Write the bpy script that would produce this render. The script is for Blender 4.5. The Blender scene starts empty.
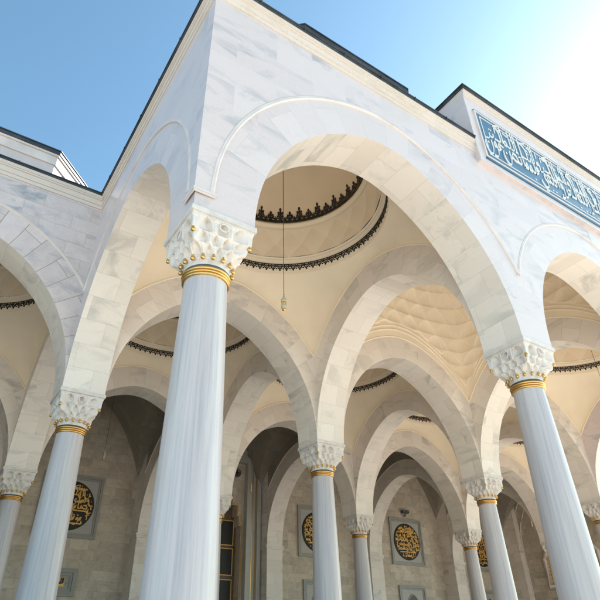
import bpy, math, random
from mathutils import Vector, Matrix
random.seed(7)
PI = math.pi
sc = bpy.context.scene
COL = sc.collection

# ------------------------------------------------------------------ dimensions
S = 8.0147            # bay spacing
H = 0.548             # half width of a pier / arch soffit
ZS = 7.6              # springing line (top of the capital)
ZR = 6.647            # gilded collar
RISE = 4.22
XC = ((S/2)**2 + RISE**2 - H*H) / (2*(S/2 - H))      # arc centre of the pointed arch
RI = XC - H
RO = RI + 0.93
CTR = S/2
WALL = 3.15*S         # face of the hall wall

# ------------------------------------------------------------------ object helpers
def link(o, parent=None):
    COL.objects.link(o)
    if parent: o.parent = parent
    return o

def tag(o, label=None, cat=None, group=None, kind=None):
    if label: o['label'] = label
    if cat: o['category'] = cat
    if group: o['group'] = group
    if kind: o['kind'] = kind
    return o

def thing(name, label, cat, loc=(0, 0, 0), rz=0, group=None):
    o = bpy.data.objects.new(name, None)
    o.empty_display_size = .3
    o.location = loc; o.rotation_euler = (0, 0, rz)
    link(o)
    return tag(o, label, cat, group, 'thing')

class MB:
    def __init__(self):
        self.v = []; self.f = []; self.uv = []; self.m = []
    def face(self, pts, uv=None, m=0):
        b = len(self.v)
        self.v += [tuple(p) for p in pts]
        self.f.append(tuple(range(b, b+len(pts))))
        self.uv += list(uv) if uv else [(p[0]+p[1], p[2]) for p in pts]
        self.m.append(m)
    def box(self, x0, x1, y0, y1, z0, z1, m=0):
        p = lambda x, y, z: (x, y, z)
        self.face([p(x0,y0,z0),p(x1,y0,z0),p(x1,y0,z1),p(x0,y0,z1)], [(x0,z0),(x1,z0),(x1,z1),(x0,z1)], m)
        self.face([p(x1,y1,z0),p(x0,y1,z0),p(x0,y1,z1),p(x1,y1,z1)], [(x1,z0),(x0,z0),(x0,z1),(x1,z1)], m)
        self.face([p(x0,y1,z0),p(x0,y0,z0),p(x0,y0,z1),p(x0,y1,z1)], [(y1,z0),(y0,z0),(y0,z1),(y1,z1)], m)
        self.face([p(x1,y0,z0),p(x1,y1,z0),p(x1,y1,z1),p(x1,y0,z1)], [(y0,z0),(y1,z0),(y1,z1),(y0,z1)], m)
        self.face([p(x0,y0,z1),p(x1,y0,z1),p(x1,y1,z1),p(x0,y1,z1)], [(x0,y0),(x1,y0),(x1,y1),(x0,y1)], m)
        self.face([p(x0,y1,z0),p(x1,y1,z0),p(x1,y0,z0),p(x0,y0,z0)], [(x0,y1),(x1,y1),(x1,y0),(x0,y0)], m)
    def grid(self, rows, m=0, close=False, uv=None):
        """rows of points with shared vertices"""
        b = len(self.v); n = len(rows[0])
        for r in rows: self.v += [tuple(p) for p in r]
        for i in range(len(rows)-1):
            for j in range(n if close else n-1):
                k = (j+1) % n
                self.f.append((b+i*n+j, b+i*n+k, b+(i+1)*n+k, b+(i+1)*n+j))
                if uv: self.uv += [uv(i,j), uv(i,j+1), uv(i+1,j+1), uv(i+1,j)]
                else: self.uv += [(j*.1,i*.1),(j*.1+.1,i*.1),(j*.1+.1,i*.1+.1),(j*.1,i*.1+.1)]
                self.m.append(m)
    def lathe(self, prof, n=32, c=(0,0), m=0):
        rows = [[(c[0]+r*math.cos(2*PI*k/n), c[1]+r*math.sin(2*PI*k/n), z) for k in range(n)] for r, z in prof]
        self.grid(rows, m, True)
    def tube(self, path, r, n=8, m=0, closed=False):
        P = [Vector(p) for p in path]; rows = []
        for i, p in enumerate(P):
            d = (P[min(i+1,len(P)-1)] - P[max(i-1,0)]).normalized()
            a = Vector((0,0,1)) if abs(d.z) < .9 else Vector((1,0,0))
            u = d.cross(a).normalized(); w = u.cross(d)
            rows.append([tuple(p + u*r*math.cos(2*PI*k/n) + w*r*math.sin(2*PI*k/n)) for k in range(n)])
        self.grid(rows, m, True)
    def prism(self, poly, y0, y1, m=0):
        """polygon in x,z extruded along y"""
        self.face([(x,y0,z) for x,z in poly], [(x,z) for x,z in poly], m)
        self.face([(x,y1,z) for x,z in reversed(poly)], [(x,z) for x,z in reversed(poly)], m)
        n = len(poly)
        for i in range(n):
            (a,b),(c,d) = poly[i], poly[(i+1)%n]
            self.face([(c,y0,d),(a,y0,b),(a,y1,b),(c,y1,d)], [(c+y0,d),(a+y0,b),(a+y1,b),(c+y1,d)], m)
    def mesh(self, name, mats, smooth=False):
        me = bpy.data.meshes.new(name)
        me.from_pydata(self.v, [], self.f)
        uvl = me.uv_layers.new(name='UVMap')
        flat = [c for t in self.uv for c in t]
        uvl.data.foreach_set('uv', flat)
        for mt in (mats if isinstance(mats, (list, tuple)) else [mats]): me.materials.append(mt)
        me.polygons.foreach_set('material_index', self.m)
        if smooth: me.polygons.foreach_set('use_smooth', [True]*len(me.polygons))
        me.validate(); me.update()
        return me
    def build(self, name, mats, parent=None, smooth=False, xf=None):
        o = bpy.data.objects.new(name, self.mesh(name, mats, smooth))
        if xf: o.matrix_local = xf
        return link(o, parent)

def inst(name, me, parent=None, loc=(0,0,0), rz=0):
    o = bpy.data.objects.new(name, me)
    o.location = loc; o.rotation_euler = (0,0,rz)
    return link(o, parent)

def copy_tree(o, parent=None):
    c = o.copy(); COL.objects.link(c); c.parent = parent
    for ch in list(o.children): copy_tree(ch, c)
    return c

def frame_xf(origin, d, n):
    """local x -> d, local y -> -n (into the wall), local z up.  d x (-n) need not be right handed: mirrored facades are fine"""
    d = Vector((d[0], d[1], 0)); y = -Vector((n[0], n[1], 0))
    M = Matrix(((d.x, y.x, 0, origin[0]), (d.y, y.y, 0, origin[1]), (0, 0, 1, 0), (0, 0, 0, 1)))
    return M

# ------------------------------------------------------------------ materials
class NT:
    def __init__(self, name):
        self.mat = bpy.data.materials.new(name); self.mat.use_nodes = True
        self.nt = self.mat.node_tree
        self.b = self.nt.nodes['Principled BSDF']
    def n(self, t, **kw):
        nd = self.nt.nodes.new(t)
        for k, v in kw.items():
            if hasattr(nd, k): setattr(nd, k, v)
            else: nd.inputs[k.replace('_', ' ')].default_value = v
        return nd
    def l(self, a, b): self.nt.links.new(a, b)
    def ramp(self, fac, stops):
        r = self.n('ShaderNodeValToRGB'); e = r.color_ramp.elements
        while len(e) < len(stops): e.new(.5)
        for q, (p, c) in zip(e, stops):
            q.position = p; q.color = (*c, 1) if len(c) == 3 else c
        self.l(fac, r.inputs[0]); return r.outputs[0]
    def mix(self, fac, a, b, mode='MIX'):
        m = self.n('ShaderNodeMix', data_type='RGBA', blend_type=mode)
        for s, v in ((0, fac), (6, a), (7, b)):
            if hasattr(v, 'links'): self.l(v, m.inputs[s])
            else: m.inputs[s].default_value = v if s == 0 else (*v, 1)
        return m.outputs[2]
    def bump(self, h, strength=.3, dist=.01):
        bp = self.n('ShaderNodeBump'); bp.inputs['Strength'].default_value = strength; bp.inputs['Distance'].default_value = dist
        self.l(h, bp.inputs['Height']); self.l(bp.outputs[0], self.b.inputs['Normal'])

def flat(name, c, rough=.6, metal=0., var=.0, scale=4.):
    t = NT(name); t.b.inputs['Roughness'].default_value = rough; t.b.inputs['Metallic'].default_value = metal
    if var:
        tc = t.n('ShaderNodeTexCoord'); nz = t.n('ShaderNodeTexNoise', Scale=scale, Detail=6.)
        t.l(tc.outputs['Object'], nz.inputs['Vector'])
        t.l(t.ramp(nz.outputs[0], [(.3, tuple(x*(1-var) for x in c)), (.7, tuple(min(1, x*(1+var)) for x in c))]), t.b.inputs['Base Color'])
    else:
        t.b.inputs['Base Color'].default_value = (*c, 1)
    return t.mat

def marble(name, c1, c2, vein, bw=.9, rh=.62, mortar=.006, mortar_c=None, vscale=.55, rough=.35, vein_amt=.6, off=.5, tint=1., stain=None, blotch=0):
    """slabs laid in UV metres with drifting grey veins"""
    t = NT(name); t.b.inputs['Roughness'].default_value = rough
    uv = t.n('ShaderNodeUVMap', uv_map='UVMap'); tc = t.n('ShaderNodeTexCoord'); oi = t.n('ShaderNodeObjectInfo')
    br = t.n('ShaderNodeTexBrick'); br.offset = off; br.squash = 1.
    br.inputs['Scale'].default_value = 1; br.inputs['Brick Width'].default_value = bw; br.inputs['Row Height'].default_value = rh
    br.inputs['Mortar Size'].default_value = mortar; br.inputs['Mortar Smooth'].default_value = .3
    br.inputs['Color1'].default_value = (0,0,0,1); br.inputs['Color2'].default_value = (1,1,1,1); br.inputs['Mortar'].default_value = (.5,.5,.5,1)
    t.l(uv.outputs[0], br.inputs['Vector'])
    base = t.mix(br.outputs['Color'], c1, c2)
    # each slab cut from a different spot: shift the vein field by the slab tint and by the object
    sh = t.n('ShaderNodeVectorMath', operation='SCALE'); t.l(br.outputs['Color'], sh.inputs[0]); sh.inputs['Scale'].default_value = 37.
    of = t.n('ShaderNodeVectorMath', operation='SCALE'); of.inputs[0].default_value = (31, 17, 53); t.l(oi.outputs['Random'], of.inputs['Scale'])
    a1 = t.n('ShaderNodeVectorMath', operation='ADD'); t.l(tc.outputs['Object'], a1.inputs[0]); t.l(sh.outputs[0], a1.inputs[1])
    a2 = t.n('ShaderNodeVectorMath', operation='ADD'); t.l(a1.outputs[0], a2.inputs[0]); t.l(of.outputs[0], a2.inputs[1])
    mp = t.n('ShaderNodeMapping'); mp.inputs['Rotation'].default_value = (.5, .6, .4); mp.inputs['Scale'].default_value = (1, 1, 2.6)
    t.l(a2.outputs[0], mp.inputs['Vector'])
    nz = t.n('ShaderNodeTexNoise', Scale=vscale, Detail=9., Roughness=.62, Distortion=1.1); t.l(mp.outputs[0], nz.inputs['Vector'])
    v1 = t.ramp(nz.outputs[0], [(.36, (1,1,1)), (.47, (.25,.25,.25)), (.5, (0,0,0)), (.53, (.12,.12,.12)), (.68, (0,0,0))])
    nz2 = t.n('ShaderNodeTexNoise', Scale=vscale*.45, Detail=4.); t.l(a2.outputs[0], nz2.inputs['Vector'])
    msk = t.ramp(nz2.outputs[0], [(.38, (.1,.1,.1)), (.66, (1,1,1))])
    vm = t.n('ShaderNodeMath', operation='MULTIPLY'); t.l(v1, vm.inputs[0]); t.l(msk, vm.inputs[1])
    va = t.n('ShaderNodeMath', operation='MULTIPLY'); t.l(vm.outputs[0], va.inputs[0]); va.inputs[1].default_value = vein_amt
    col = t.mix(va.outputs[0], base, vein)
    nz3 = t.n('ShaderNodeTexNoise', Scale=26., Detail=5.); t.l(a1.outputs[0], nz3.inputs['Vector'])
    col = t.mix(.5, col, t.ramp(nz3.outputs[0], [(.3, (.46,.46,.46)), (.7, (.54,.54,.54))]), 'OVERLAY')
    if blotch:
        nb = t.n('ShaderNodeTexNoise', Scale=2.4, Detail=7., Roughness=.65, Distortion=.8); t.l(a1.outputs[0], nb.inputs['Vector'])
        col = t.mix(blotch, col, t.ramp(nb.outputs[0], [(.3, (.36,.36,.36)), (.5, (.5,.5,.5)), (.7, (.60,.59,.57))]), 'OVERLAY')
    if stain:
        st = t.n('ShaderNodeTexNoise', Scale=.9, Detail=6.); t.l(tc.outputs['Object'], st.inputs['Vector'])
        sf = t.ramp(st.outputs[0], [(.54, (0,0,0)), (.80, (.5,.5,.5))])
        col = t.mix(sf, col, stain)
    if mortar:
        col = t.mix(br.outputs['Fac'], col, mortar_c or tuple(x*.7 for x in c1))
        t.bump(br.outputs['Fac'], -.25, .006)
    t.l(col, t.b.inputs['Base Color'])
    return t.mat

def shaft_marble():
    t = NT('column_marble'); t.b.inputs['Roughness'].default_value = .32
    tc = t.n('ShaderNodeTexCoord'); oi = t.n('ShaderNodeObjectInfo')
    of = t.n('ShaderNodeVectorMath', operation='SCALE'); of.inputs[0].default_value = (31, 17, 53); t.l(oi.outputs['Random'], of.inputs['Scale'])
    ad = t.n('ShaderNodeVectorMath', operation='ADD'); t.l(tc.outputs['Object'], ad.inputs[0]); t.l(of.outputs[0], ad.inputs[1])
    mp = t.n('ShaderNodeMapping'); mp.inputs['Scale'].default_value = (15, 15, .13); mp.inputs['Rotation'].default_value = (.012, .02, 0); t.l(ad.outputs[0], mp.inputs['Vector'])
    nz = t.n('ShaderNodeTexNoise', Scale=1., Detail=8., Roughness=.7, Distortion=.25); t.l(mp.outputs[0], nz.inputs['Vector'])
    base = t.ramp(nz.outputs[0], [(.22, (.32,.305,.325)), (.40, (.45,.415,.425)), (.54, (.53,.48,.48)), (.76, (.61,.55,.54))])
    mp2 = t.n('ShaderNodeMapping'); mp2.inputs['Scale'].default_value = (1.6, 1.6, .22); t.l(ad.outputs[0], mp2.inputs['Vector'])
    n2 = t.n('ShaderNodeTexNoise', Scale=1., Detail=5.); t.l(mp2.outputs[0], n2.inputs['Vector'])
    col = t.mix(.55, base, t.ramp(n2.outputs[0], [(.3, (.42,.44,.48)), (.6, (.54,.54,.53))]), 'OVERLAY')
    mp3 = t.n('ShaderNodeMapping'); mp3.inputs['Scale'].default_value = (34, 34, .25); t.l(ad.outputs[0], mp3.inputs['Vector'])
    n3 = t.n('ShaderNodeTexNoise', Scale=1., Detail=3.); t.l(mp3.outputs[0], n3.inputs['Vector'])
    dk = t.ramp(n3.outputs[0], [(.60, (0,0,0)), (.74, (.5,.5,.5))])
    col = t.mix(dk, col, (.34,.38,.44))
    t.l(col, t.b.inputs['Base Color'])
    return t.mat

def capital_marble():
    t = NT('carved_marble'); t.b.inputs['Roughness'].default_value = .45
    tc = t.n('ShaderNodeTexCoord')
    nz = t.n('ShaderNodeTexNoise', Scale=5., Detail=7.); t.l(tc.outputs['Object'], nz.inputs['Vector'])
    t.l(t.ramp(nz.outputs[0], [(.3, (.54,.50,.47)), (.5, (.66,.60,.56)), (.75, (.71,.645,.60))]), t.b.inputs['Base Color'])
    vo = t.n('ShaderNodeTexNoise', Scale=38., Detail=4.); t.l(tc.outputs['Object'], vo.inputs['Vector'])
    t.bump(vo.outputs[0], .12, .01)
    return t.mat

M = {}
M['facade'] = marble('facade_marble', (.645,.55,.545), (.68,.585,.575), (.33,.335,.36), bw=1.9, rh=.78, mortar=.0035, mortar_c=(.56,.56,.55), vscale=.5, vein_amt=.85, rough=.3, stain=(.50,.455,.40))
M['ring'] = marble('voussoir_white_marble', (.64,.545,.54), (.685,.59,.58), (.33,.335,.36), bw=1.5, rh=.66, mortar=.004, mortar_c=(.5,.48,.44), vscale=.5, vein_amt=.65)
M['ringold'] = marble('voussoir_weathered_marble', (.60,.52,.51), (.67,.585,.575), (.33,.34,.37), bw=1.5, rh=.52, mortar=.010, mortar_c=(.34,.27,.19), vscale=.7, vein_amt=.85, blotch=.4)
M['fold'] = marble('facade_weathered_marble', (.60,.52,.51), (.67,.585,.575), (.33,.34,.37), bw=1.35, rh=.5, mortar=.006, mortar_c=(.42,.36,.28), vscale=.7, vein_amt=.9, rough=.3, off=.37, blotch=.5, stain=(.47,.41,.33))
M['inner'] = marble('voussoir_beige_marble', (.72,.635,.57), (.82,.74,.68), (.40,.385,.36), bw=1.1, rh=.66, mortar=.004, mortar_c=(.5,.47,.42), vscale=.6, vein_amt=.75)
M['wall'] = marble('ashlar_marble', (.48,.40,.315), (.63,.54,.44), (.33,.31,.28), bw=.95, rh=.47, off=.37, blotch=.8, mortar=.006, mortar_c=(.38,.35,.3), vscale=.8, vein_amt=.6)
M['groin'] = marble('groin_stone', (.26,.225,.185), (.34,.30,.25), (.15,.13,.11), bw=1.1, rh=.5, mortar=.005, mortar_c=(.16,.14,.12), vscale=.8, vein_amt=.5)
M['cream'] = marble('cream_limestone', (.65,.565,.51), (.71,.625,.57), (.52,.44,.34), bw=2.4, rh=5., mortar=.003, vscale=.9, vein_amt=.35, rough=.5, stain=(.55,.45,.32))
M['moulding'] = flat('moulding_marble', (.66,.58,.55), .45, var=.10, scale=2.2)
M['plaster'] = flat('cream_plaster', (.88,.755,.595), .75, var=.05, scale=.9)
M['plaster2'] = flat('ochre_plaster', (.88,.745,.575), .75, var=.045, scale=.9)
M['gold'] = flat('gilding', (.70,.43,.15), .36, 1., var=.12, scale=30)
M['goldmat'] = flat('gold_leaf_letters', (.80,.47,.13), .45, .3, var=.15, scale=9)
M['verdigris'] = flat('dark_metal_collar', (.10,.12,.12), .45, .7)
M['black'] = flat('black_paint', (.012,.011,.010), .5)
M['lead'] = flat('lead_coping', (.075,.080,.088), .5, .55, var=.35, scale=2.2)
M['shaft'] = shaft_marble()
M['capital'] = capital_marble()
M['frame'] = marble('grey_marble_frame', (.31,.30,.28), (.38,.37,.345), (.18,.18,.18), bw=3, rh=3, mortar=0, vscale=1.2, vein_amt=.4)
M['backing'] = marble('grey_marble_backing', (.43,.415,.385), (.50,.485,.45), (.3,.3,.3), bw=3, rh=3, mortar=0, vscale=1.2, vein_amt=.4)
M['tile'] = flat('blue_tile', (.025,.115,.215), .3, var=.18, scale=3)
M['letter'] = flat('white_letters', (.66,.64,.62), .4)
M['dark'] = flat('dark_bronze', (.022,.019,.016), .4, .5)
M['glass'] = flat('dark_glass', (.008,.008,.009), .45)
M['wood'] = flat('dark_walnut', (.13,.085,.05), .45, var=.3, scale=6)
M['lamp'] = flat('frosted_lamp_glass', (.52,.46,.36), .25)
M['brown'] = flat('bronze_chain', (.22,.13,.06), .5, .6)
M['greym'] = flat('grey_fitting', (.12,.12,.12), .5)
M['ochre'] = flat('ochre_niche_plaster', (.52,.40,.26), .7, var=.06)

# ------------------------------------------------------------------ setting: ground
def paving(name, c1, c2, bw, rh):
    t = NT(name); t.b.inputs['Roughness'].default_value = .55
    tc = t.n('ShaderNodeTexCoord'); br = t.n('ShaderNodeTexBrick'); t.l(tc.outputs['Object'], br.inputs['Vector'])
    br.inputs['Scale'].default_value = 1; br.inputs['Brick Width'].default_value = bw; br.inputs['Row Height'].default_value = rh
    br.inputs['Mortar Size'].default_value = .006
    br.inputs['Color1'].default_value = (*c1,1); br.inputs['Color2'].default_value = (*c2,1); br.inputs['Mortar'].default_value = (.3,.28,.25,1)
    nz = t.n('ShaderNodeTexNoise', Scale=.6, Detail=8.); t.l(tc.outputs['Object'], nz.inputs['Vector'])
    t.l(t.mix(.5, br.outputs[0], t.ramp(nz.outputs[0], [(.3,(.42,.42,.42)),(.7,(.57,.57,.57))]), 'OVERLAY'), t.b.inputs['Base Color'])
    return t.mat
mb = MB(); mb.face([(-600,-600,0),(600,-600,0),(600,600,0),(-600,600,0)])
tag(mb.build('plaza', paving('plaza_paving', (.73,.665,.565), (.79,.73,.63), 1.2, .8)), kind='structure')
mb = MB()
fp = [(-1.6,-1.6),(3*S+1.6,-1.6),(3*S+1.6,S-1.6),(5*S+1.6,S-1.6),(5*S+1.6,WALL+1.5),(-2*S-1.6,WALL+1.5),(-2*S-1.6,S-1.6),(-1.6,S-1.6)]
mb.face([(x,y,.15) for x,y in fp])
for i in range(len(fp)):
    a, b = fp[i], fp[(i+1)%len(fp)]
    mb.face([(a[0],a[1],0),(b[0],b[1],0),(b[0],b[1],.15),(a[0],a[1],.15)])
tag(mb.build('portico_floor', paving('portico_paving', (.48,.435,.37), (.54,.49,.42), 1.0, 1.0)), kind='structure')

# ------------------------------------------------------------------ arch geometry
def soften(t, z, k=.24, e=.5):
    d = abs(t - S/2)
    return z + k*d - k*math.sqrt(d*d + e*e)*1.0 + 0
def half_arc(R, n, t_stop=None):
    """left half from springing to apex, list of (t, z, arclength)"""
    fm = math.acos((XC - S/2)/R)
    f0 = 0
    if t_stop is not None: f0 = math.acos(min(1, (XC - t_stop)/R))
    return [(XC - R*math.cos(f), ZS + R*math.sin(f), R*f) for f in [f0 + (fm-f0)*i/n for i in range(n+1)]]
NA = 28
def arch_curves():
    fi = math.acos((XC - S/2)/RI); fo = math.acos((XC - S/2)/RO)
    inn, out, al = [], [], []
    for i in range(NA+1):
        f = fi*i/NA; g = fo*i/NA
        inn.append((XC - RI*math.cos(f), ZS + RI*math.sin(f)))
        rho = min(RO, RI/max(1e-6, math.cos(g)))
        out.append((XC - rho*math.cos(g), ZS + rho*math.sin(g)))
        al.append(RI*f)
    L = al[-1]
    inn += [(S-t, z) for t, z in reversed(inn[:-1])]; out += [(S-t, z) for t, z in reversed(out[:-1])]
    al += [2*L-a for a in reversed(al[:-1])]
    inn = [(t, soften(t, z)) for t, z in inn]; out = [(t, soften(t, z)) for t, z in out]
    return inn, out, al
INN, OUT, ALEN = arch_curves()
def z_out(t):
    """height of the extrados above position t"""
    t = min(t, S-t)
    return soften(t, ZS + math.sqrt(max(0, RO*RO - (XC-t)**2)))
def arch_mesh(mats, name='arch', ridges=(-H, H)):
    mb = MB(); n = len(INN)
    for y, flip in ((-H, False), (H, True)):
        for i in range(n-1):
            q = [(INN[i][0],y,INN[i][1]),(INN[i+1][0],y,INN[i+1][1]),(OUT[i+1][0],y,OUT[i+1][1]),(OUT[i][0],y,OUT[i][1])]
            def w(k): return math.dist(INN[k], OUT[k])
            u = [(.05,ALEN[i]),(.05,ALEN[i+1]),(.05+w(i+1),ALEN[i+1]),(.05+w(i),ALEN[i])]
            if i == 0: q = q[:3]; u = u[:3]
            elif i == n-2: q = [q[0], q[1], q[3]]; u = [u[0], u[1], u[3]]
            if flip: q = q[::-1]; u = u[::-1]
            mb.face(q, u, 0)
    rows = [[(t,-H,z) for t,z in INN], [(t,H,z) for t,z in INN]]
    mb.grid(rows, 1, uv=lambda i,j: (4.0+i*2*H, ALEN[min(j,n-1)]))
    # fine ridge along the extrados
    for y in ridges:
        mb.tube([(t,y,z) for t,z in OUT if z > z_out(H)-.02], .035, 6, 2)
    return mb.mesh(name, mats, False)
ARCH_IN = arch_mesh([M['inner'], M['inner'], M['plaster']])
ARCH_FR = arch_mesh([M['ring'], M['inner'], M['plaster']], ridges=(H,))       # outer face towards -y
ARCH_FL = arch_mesh([M['ring'], M['inner'], M['plaster']], ridges=(-H,))      # flank turned by 90 degrees: outer face towards +y
ARCH_OLD = arch_mesh([M['ringold'], M['inner'], M['plaster']], ridges=(H,))

portico = thing('mosque_portico', 'white marble mosque portico of tall pointed arches with cream domed bays', 'building')
BAYS = [(i,0) for i in (0,1,2)] + [(i,j) for j in (1,2) for i in range(-2,5)]
FRONT_X = {(0,0),(1,0),(2,0)}
edges_x = {(i,j) for i,j in BAYS} | {(i,j+1) for i,j in BAYS if j < 2}
edges_y = {(i,j) for i,j in BAYS} | {(i+1,j) for i,j in BAYS if (i+1,j) != (5,2)}
for (i,j) in sorted(edges_x):
    me = ARCH_IN
    if (i,j) in FRONT_X: me = ARCH_FR
    elif j == 1 and (i < 0 or i > 2): me = ARCH_OLD
    inst('arch', me, portico, (i*S, j*S, 0), 0)
for (i,j) in sorted(edges_y):
    me = ARCH_FL if (i,j) == (0,0) else ARCH_FR if (i,j) == (3,0) else ARCH_IN
    # local +x -> +y, local -y -> +x
    a = inst('arch', me, portico, (i*S, j*S, 0), PI/2)
    if j == 2:
        a.location.y = 2*S - H*.08; a.scale.x = 1.085
        if i not in (-2,):
            mb = MB(); n = 30; ts = [H + (S-2*H)*q/n for q in range(n+1)]
            for y, fl in ((-H,0),(H,1)):
                for t0,t1 in zip(ts,ts[1:]):
                    f = [(t0,y,z_out(t0)),(t1,y,z_out(t1)),(t1,y,15.7),(t0,y,15.7)]
                    mb.face(f[::-1] if fl else f, [(q[0],q[2]) for q in (f[::-1] if fl else f)])
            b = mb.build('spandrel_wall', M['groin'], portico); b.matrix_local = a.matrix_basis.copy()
nodes = set()
for i,j in BAYS: nodes |= {(i,j),(i+1,j),(i,j+1),(i+1,j+1)}
outer = {(0,0),(1,0),(2,0),(3,0),(0,1),(-1,1),(-2,1),(3,1),(4,1),(5,1)}
mbp = MB()
def polar_uv(t, z):
    dx, dz = XC-abs(t), z-ZS
    return (.05+math.hypot(dx,dz)-RI, RI*math.atan2(dz,dx))
ztop_p = z_out(H)+.05
for ax in range(4):
    ca, sa = math.cos(ax*PI/2), math.sin(ax*PI/2)
    for k in range(16):
        za, zb = ZS+(ztop_p-ZS)*k/16, ZS+(ztop_p-ZS)*(k+1)/16
        for t0, t1 in ((-H,-H/2),(-H/2,0),(0,H/2),(H/2,H)):
            q = [(t0,za),(t1,za),(t1,zb),(t0,zb)]
            mbp.face([(t*ca+H*sa, t*sa-H*ca, z) for t,z in q], [polar_uv(t,z) for t,z in q])
mbp.face([(-H,-H,ztop_p),(H,-H,ztop_p),(H,H,ztop_p),(-H,H,ztop_p)])
PIER = mbp.mesh('pier', M['inner']); PIERF = mbp.mesh('pier', M['ring'])
for (i,j) in sorted(nodes):
    if j < 3: inst('pier', PIERF if (i,j) in outer else PIER, portico, (i*S, j*S, 0))

# ------------------------------------------------------------------ vault + dome of one bay (origin at bay centre)
A = S/2 - H
R0, Z0 = 3.30, 13.02
def vault_mesh(muq=False):
    mb = MB()
    nth = 960 if muq else 128; nt = 150 if muq else 16
    r0, z0 = (2.25, 15.7) if muq else (R0, Z0)
    rows = []
    for k in range(nt+1):
        t = k/nt; row = []
        for q in range(nth):
            th = 2*PI*q/nth
            c, s = math.cos(th), math.sin(th); m = max(abs(c), abs(s))
            bx, by = A*c/m, A*s/m
            along = by if abs(c) >= abs(s) else bx
            bz = z_out(S/2 + along)
            tx, ty = r0*c, r0*s
            kx, ky = bx*.97+tx*.03, by*.97+ty*.03
            kz = bz + (z0-bz)*.62
            w0, w1, w2 = (1-t)**2, 2*t*(1-t), t*t
            p = Vector((bx*w0+kx*w1+tx*w2, by*w0+ky*w1+ty*w2, bz*w0+kz*w1+z0*w2))
            if muq:
                ang = math.degrees(math.atan2(abs(s), abs(c))) - 45      # 0 at the corner
                # two thin ribs following the arches
                hgt = (p.z-bz)
                rib = max(0, 1-abs(hgt-.34)/.06) + max(0, 1-abs(hgt-.52)/.05)
                band = t > .06 and hgt > .62
                off = .035*rib if abs(ang) > 4 else 0
                if band:
                    zz = (p.z-11.6)/.56; ti = math.floor(zz); b = zz-ti
                    nc = 24.0
                    a = ((math.degrees(th)/360*nc + (.5 if ti % 2 else 0) + .5) % 1)*2-1
                    fade = min(1, (hgt-.62)/.10)
                    wd = max(0, 1-b**2.2)**.7*.92+.02
                    d = 0.
                    if abs(a) < wd:
                        x = a/wd; d = .10*math.sqrt(1-x*x)*max(0, math.sin(PI*min(1, b*1.02)))**.6*(.92+.08*math.cos(5*PI*x))
                    off += fade*(.04+.012*max(0, math.cos(PI*a))*(b > .9)-d)
                p += Vector((-c, -s, -.25))*off
            row.append(tuple(p))
        rows.append(row)
    mb.grid(rows, 0, True)
    if muq:
        mb.lathe([(2.25,15.7),(2.2,15.72),(2.2,15.8)]+[(2.2*math.cos(f), 15.8+2.0*math.sin(f)) for f in [PI/2*i/14 for i in range(14)]]+[(.02,17.8)], 64)
    return mb.mesh('vault', M['plaster'], not muq)
def dome_mesh():
    mb = MB(); n = 96
    mb.lathe([(R0,Z0),(3.26,13.05),(3.22,13.06),(3.20,13.10),(3.20,13.56),(3.14,13.58),(3.10,13.62),(3.12,13.66),(3.05,13.70)], n)
    # faceted zigzag belt
    k = 20; mbz = []
    zb, zm, zt = 13.70, 14.25, 14.78
    rb, rt = 3.05, 2.86
    bot = [(rb*math.cos(2*PI*q/k), rb*math.sin(2*PI*q/k), zb) for q in range(k)]
    mid = [((rb+.03)*.985*math.cos(2*PI*(q+.5)/k), (rb+.03)*.985*math.sin(2*PI*(q+.5)/k), zm) for q in range(k)]
    top = [((rt)*math.cos(2*PI*q/k), (rt)*math.sin(2*PI*q/k), zt) for q in range(k)]
    for q in range(k):
        r = (q+1)%k
        mb.face([bot[q],bot[r],mid[q]]); mb.face([bot[r],top[r],mid[q]]); mb.face([top[r],top[q],mid[q]]); mb.face([top[q],bot[q],mid[q]])
    mb.lathe([(2.87,14.77),(2.82,14.80),(2.84,14.86),(2.78,14.90),(2.72,14.93),(2.70,14.99),(2.76,15.03),(2.76,15.06)], n)
    RD = 2.76
    mb.lathe([(RD*math.cos(f), 15.06+2.62*math.sin(f)) for f in [PI/2*i/24 for i in range(24)]]+[(.02,15.06+2.62)], n, m=1)
    me = mb.mesh('dome', [M['plaster'], M['plaster2']], True)
    sm = [True]*len(me.polygons)
    base = 8*n
    for i in range(base, base+4*k): sm[i] = False
    me.polygons.foreach_set('use_smooth', sm)
    return me
def flat_motif(mb, shapes, R, zb, ang, lean=0., off=.0, thick=.02):
    """shapes: list of closed 2D outlines (u tangential, w up) put on the inside of a circular wall"""
    for sh in shapes:
        pts = []
        for u, w in sh:
            rr = R - off - lean*w
            a = ang + u/R
            pts.append(((rr)*math.cos(a), (rr)*math.sin(a), zb+w))
        inn = [(x*(1-thick/R), y*(1-thick/R), z) for x,y,z in pts]
        n = len(pts)
        mb.face(inn)
        for i in range(n):
            k = (i+1)%n
            mb.face([pts[i],pts[k],inn[k],inn[i]])
def ringshape(cx, cy, r, w, n=10, a0=0, a1=2*PI):
    out = []
    for i in range(n):
        f0 = a0+(a1-a0)*i/n; f1 = a0+(a1-a0)*(i+1)/n
        out.append([(cx+r*math.cos(f0),cy+r*math.sin(f0)),(cx+r*math.cos(f1),cy+r*math.sin(f1)),(cx+(r-w)*math.cos(f1),cy+(r-w)*math.sin(f1)),(cx+(r-w)*math.cos(f0),cy+(r-w)*math.sin(f0))])
    return out
def blob(cx, cy, rx, ry, n=8):
    return [(cx+rx*math.cos(2*PI*i/n), cy+ry*math.sin(2*PI*i/n)) for i in range(n)]
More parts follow.
